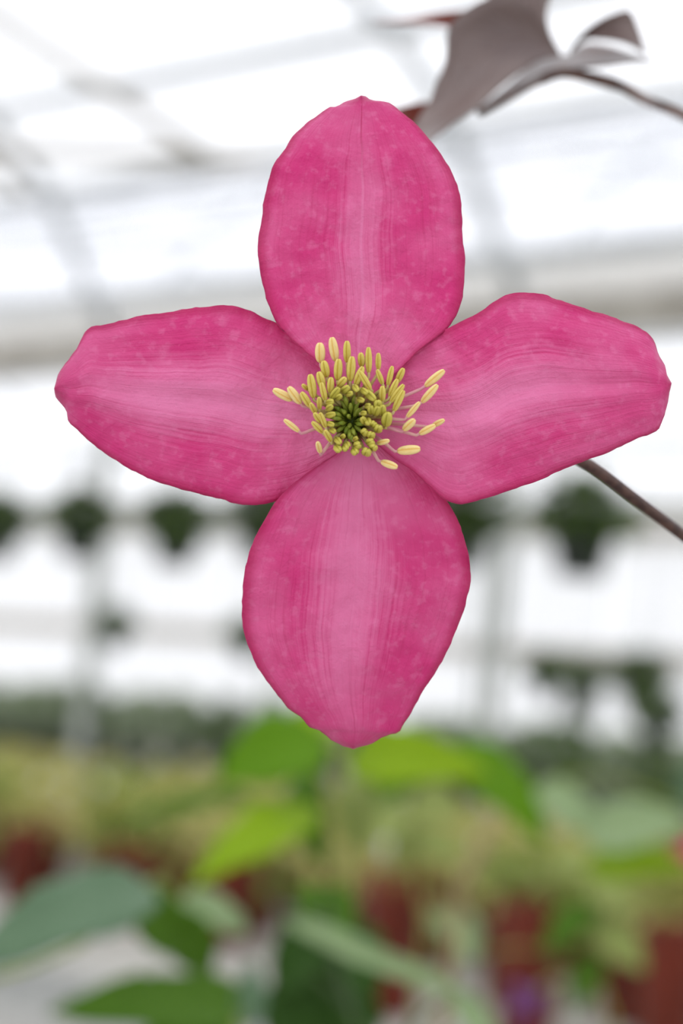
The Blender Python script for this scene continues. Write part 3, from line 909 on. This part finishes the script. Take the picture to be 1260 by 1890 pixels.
bot_L = [(640, 788), (632, 822), (618, 839), (591, 856), (561, 877), (534, 898), (508, 927), (489, 957), (469, 995), (458, 1026), (450, 1064), (447, 1110), (447, 1148), (454, 1182), (462, 1201), (473, 1228), (496, 1262), (515, 1287), (534, 1309), (557, 1325), (572, 1343), (591, 1349), (610, 1365), (633, 1377), (652, 1383)]
bot_R = [(662, 786), (700, 808), (738, 832), (775, 858), (806, 894), (828, 930), (847, 965), (858, 999), (866, 1033), (869, 1068), (864, 1094), (854, 1132), (839, 1170), (824, 1205), (805, 1239), (782, 1273), (763, 1308), (744, 1338), (736, 1351), (721, 1356), (706, 1361), (687, 1372), (668, 1378), (652, 1383)]
# u runs left to right as seen from the base looking along the sepal; keep the face towards +z
sepal(top_R[::1], top_L[::1], m_top, zf_gen(1.6, -.5, 2.4, 1.6, 1.5), 1.0)
sepal(left_U, left_D, m_left, zf_gen(-.4, -1.4, .8, -.5, 1.4), 2.0)
sepal(right_D, right_U, m_right, zf_gen(.55, 2.4, 1.8, .1, 1.5, side=-.55), 3.0)
sepal(bot_L, bot_R, m_bot, zf_gen(.3, .3, 2.2, .5, 1.8, side=-.3, late=4.2), 4.0)

# receptacle, pistils
m_rec = plain('dark_green_receptacle', srgb(84, 104, 40), srgb(108, 126, 54), 900, .6)
m_pis = plain('olive_green_pistil', srgb(118, 138, 38), srgb(166, 176, 70), 900, .5)
m_fil = plain('cream_pink_filament', srgb(226, 160, 176), srgb(236, 190, 184), 500, .5, trans=.25)
m_filg = plain('cream_green_filament', srgb(206, 190, 120), srgb(222, 200, 150), 500, .5, trans=.2)
def anther_mat(name, edge, groove):
    m, n, l, p = new_mat(name)
    uv = N(n, 'ShaderNodeUVMap'); sp = N(n, 'ShaderNodeSeparateXYZ'); l.new(uv.outputs[0], sp.inputs[0])
    w = mathn(n, l, 'ABSOLUTE', mathn(n, l, 'SINE', mathn(n, l, 'MULTIPLY', sp.outputs[0], 2 * math.pi)))
    t = N(n, 'ShaderNodeTexCoord'); nz = N(n, 'ShaderNodeTexNoise'); nz.inputs['Scale'].default_value = 6; l.new(t.outputs['Object'], nz.inputs['Vector'])
    f = ramp(n, l, mathn(n, l, 'ADD', w, mathn(n, l, 'MULTIPLY', mathn(n, l, 'SUBTRACT', nz.outputs['Fac'], .5), .5)), (.1, .6))
    l.new(mixc(n, l, f, groove, edge), p.inputs['Base Color'])
    p.inputs['Roughness'].default_value = .5
    p.inputs['Specular IOR Level'].default_value = .3
    return m
m_anA = anther_mat('ripe_anther', srgb(238, 214, 150), srgb(224, 178, 92))
m_anB = anther_mat('yellow_anther', srgb(216, 198, 104), srgb(180, 152, 42))
m_anC = anther_mat('green_yellow_anther', srgb(194, 184, 82), srgb(150, 140, 40))
def anther_mesh(mat):
    mb = MB(); mb.uv = []
    nr, na = 12, 16
    for i in range(nr + 1):
        s = i / nr
        r = .5 * (max(0.0, math.sin(math.pi * (s * .96 + .02))) ** .33)
        for k in range(na):
            a = 2 * math.pi * k / na
            rr = r * (1 - .16 * math.cos(2 * a) ** 8 * (1 if 0.04 < s < .96 else 0))
            mb.v.append((rr * math.sin(a), rr * .78 * math.cos(a), s)); mb.uv.append((k / na, s))
    for i in range(nr):
        for k in range(na):
            k2 = (k + 1) % na
            mb.f.append((i * na + k, i * na + k2, (i + 1) * na + k2, (i + 1) * na + k))
    mb.f.append(tuple(reversed(range(na)))); mb.f.append(tuple(nr * na + k for k in range(na)))
    return mb.mesh('anther', mat)
AN = {'A': anther_mesh(m_anA), 'B': anther_mesh(m_anB), 'C': anther_mesh(m_anC)}

def zc(zx, zy):                       # enlargement used to note the stamens -> photo pixels
    return 480 + zx / 3.405, 590 + zy / 3.405
CX, CY = 572, 645
MB().lathe([(0.0, 2.1 * mm), (.9 * mm, 1.9 * mm), (1.7 * mm, 1.1 * mm), (2.0 * mm, 0.0), (1.6 * mm, -1.6 * mm), (.9 * mm, -3 * mm), (.0, -3.2 * mm)], 24,
           F(*zc(CX, CY), 0.0)).build('receptacle', m_rec, flower)

def stamen(bx, by, tx, ty, w, kind, zb=None, bend=None):
    """anther from (bx,by) to (tx,ty) in the enlargement; filament from the receptacle ring"""
    k = 1 / 3.405 * FD / FPX
    r = math.hypot(bx - CX, by - CY)
    lp = math.hypot(tx - bx, ty - by) * k
    L = max(lp * 1.06, 2.05 * mm if r > 140 else 1.7 * mm)
    if w < 34: L = max(lp * 1.05, 1.3 * mm)
    dz = math.sqrt(max(0, L * L - lp * lp)) * .85
    if zb is None:
        zb = (6.2 - min(1, max(0, (r - 110) / 420)) * 2.6) * mm
    a = F(*zc(bx, by), zb)
    b = F(*zc(tx, ty), zb + dz)
    ang = math.atan2(by - CY, bx - CX)
    r0 = 78 + 12 * math.sin(bx * 7.1)
    root_p = F(*zc(CX + r0 * math.cos(ang), CY + r0 * math.sin(ang)), .9 * mm)
    mid = root_p.lerp(a, .55)
    mid.z += .5 * mm + (.6 * mm if r > 250 else 0)
    dirn = (b - a).normalized()
    pts = catmull([tuple(root_p), tuple(mid), tuple(a - dirn * .35 * mm), tuple(a + dirn * .25 * mm)], 12)
    fil = MB().tube(pts, [.26 * mm - .008 * mm * i for i in range(12)], 7).build('stamen', m_fil if kind == 'A' else m_filg, flower)
    an = link('anther', AN[kind], fil)
    z = (b - a).normalized()
    y = Vector((0, 0, 1)) - z * z.z
    y = y.normalized() if y.length > .1 else Vector((math.cos(ang), math.sin(ang), 0))
    y = (y - z * y.dot(z)).normalized()
    x = y.cross(z)
    an.rotation_mode = 'QUATERNION'
    an.rotation_quaternion = Matrix((x, y, z)).transposed().to_quaternion()
    an.location = a
    ww = w * k * 1.06
    an.scale = (ww, ww, (b - a).length)

OUT = [  # free outer anthers
 (378, 268, 375, 146, 66, 'A'), (474, 258, 450, 112, 60, 'A'), (546, 268, 545, 134, 50, 'B'), (638, 295, 632, 210, 46, 'B'), (682, 335, 680, 174, 44, 'B'), (742, 315, 742, 210, 38, 'B'),
 (418, 360, 398, 260, 56, 'B'), (486, 380, 493, 248, 56, 'B'), (566, 385, 577, 232, 56, 'B'), (598, 408, 645, 296, 48, 'B'), (694, 440, 622, 322, 44, 'B'), (770, 408, 734, 314, 36, 'B'), (802, 415, 830, 292, 38, 'B'),
 (858, 395, 900, 306, 44, 'B'), (812, 485, 862, 374, 42, 'B'), (818, 520, 902, 408, 42, 'B'), (838, 575, 902, 445, 45, 'B'), (766, 515, 768, 418, 44, 'B'),
 (1036, 418, 1156, 318, 52, 'A'), (1014, 520, 1114, 410, 50, 'A'), (920, 615, 1002, 518, 38, 'A'), (900, 694, 970, 628, 52, 'A'), (1082, 668, 1156, 630, 38, 'A'), (1000, 718, 1100, 664, 46, 'A'),
 (864, 826, 1004, 812, 62, 'A'), (734, 778, 810, 760, 36, 'A'), (760, 892, 862, 928, 50, 'A'),
 (200, 504, 82, 440, 56, 'A'), (254, 526, 178, 424, 56, 'A'), (336, 490, 314, 344, 56, 'B'), (396, 436, 368, 328, 54, 'B'), (410, 510, 384, 395, 42, 'B'), (316, 548, 258, 456, 46, 'B'), (300, 440, 264, 408, 30, 'B'),
 (350, 592, 316, 525, 36, 'B'), (374, 565, 370, 488, 34, 'B'), (438, 460, 446, 364, 46, 'B'), (490, 420, 536, 366, 46, 'B'), (246, 704, 150, 628, 38, 'A'), (378, 836, 360, 768, 38, 'A'),
 (384, 650, 340, 588, 40, 'B'), (414, 682, 376, 584, 38, 'B'), (396, 712, 326, 642, 40, 'B'), (446, 766, 406, 696, 40, 'B')]
for s in OUT: stamen(*s)
INN = [  # inner ring, seen nearly end on
 (446, 494, 496, 430, 42), (514, 454, 556, 422, 42), (588, 418, 612, 446, 38), (634, 438, 672, 462, 36), (656, 446, 722, 506, 46), (742, 560, 738, 512, 50), (700, 590, 694, 545, 46), (722, 600, 742, 548, 44),
 (766, 600, 768, 540, 46), (788, 668, 802, 584, 62), (668, 625, 686, 655, 44), (706, 665, 716, 650, 46), (738, 700, 746, 672, 50), (650, 715, 662, 702, 50), (694, 735, 700, 716, 50), (680, 778, 704, 764, 54),
 (712, 806, 712, 796, 52), (664, 842, 672, 822, 60), (602, 796, 620, 786, 50), (586, 818, 602, 836, 50), (524, 798, 542, 812, 46), (474, 796, 500, 824, 46), (474, 746, 504, 776, 38), (540, 776, 556, 796, 38),
 (418, 524, 458, 514, 38), (420, 566, 452, 540, 38), (414, 604, 470, 592, 36), (440, 690, 470, 706, 34), (540, 470, 578, 462, 34), (480, 498, 508, 476, 34), (612, 498, 650, 510, 34), (662, 545, 690, 540, 36), (636, 590, 664, 586, 32),
 (420, 650, 462, 662, 32), (508, 742, 530, 726, 30), (590, 756, 610, 742, 30), (660, 650, 640, 616, 40)]
for s in INN: stamen(s[0], s[1], s[2], s[3], s[4] * 1.12, 'C', zb=5.6 * mm)
# pistils: pale olive tips spreading from the middle of the green well
tips = [(520, 525, -.8, .35), (568, 540, 0, .5), (607, 536, .5, .6), (524, 576, -.6, .4), (608, 570, .6, .35), (554, 602, 0, 0), (480, 620, -1, .05), (625, 656, 1, -.05), (558, 672, 0, -.3), (586, 706, .3, -.7), (540, 694, -.2, -.9),
        (602, 742, .3, -.8), (640, 625, .9, .2), (470, 660, -.9, -.1), (500, 690, -.7, -.5), (560, 720, 0, -1), (590, 500, .1, .9), (640, 560, .7, .4), (490, 560, -.8, .4), (620, 690, .7, -.5), (510, 650, -.8, -.1), (535, 500, -.3, .9), (574, 742, .0, -1), (480, 590, -.9, .2)]
for zx, zy, dx, dy in tips:
    k = 1 / 3.405 * FD / FPX
    zt = (4.6 + .6 * math.sin(zx)) * mm
    tip = F(*zc(zx, zy), zt)
    c0 = F(*zc(CX + (zx - CX) * .25, CY + (zy - CY) * .25), 1.6 * mm)
    m1 = F(*zc(CX + (zx - CX) * .6, CY + (zy - CY) * .6), 3.6 * mm)
    end = tip + Vector((dx, dy, .25)) * .55 * mm
    MB().tube(catmull([tuple(c0), tuple(m1), tuple(tip), tuple(end)], 12), [.13 * mm] * 6 + [.15 * mm, .2 * mm, .25 * mm, .27 * mm, .24 * mm, .12 * mm], 8).build('pistil', m_pis, flower)

# flower stalk, running back to the vine
inv = CROT.inverted()
def W(px, py, d):
    return inv @ (P(px, py, d) - Vector(flower.location))
pts = [F(*zc(CX, CY), -2.6 * mm), W(690, 775, FD + .009), W(800, 790, FD + .016), W(960, 812, FD + .020), W(1075, 852, FD + .024), W(1170, 920, FD + .028), W(1260, 988, FD + .033), W(1380, 1080, FD + .045), W(1462, 1150, .345)]
cv = catmull([tuple(p) for p in pts], 40)
m_ped = plain('dark_stalk', srgb(60, 40, 38), srgb(86, 62, 54), 700, .4)
MB().tube(cv, [.75 * mm] * 40, 10).build('pedicel', m_ped, flower)
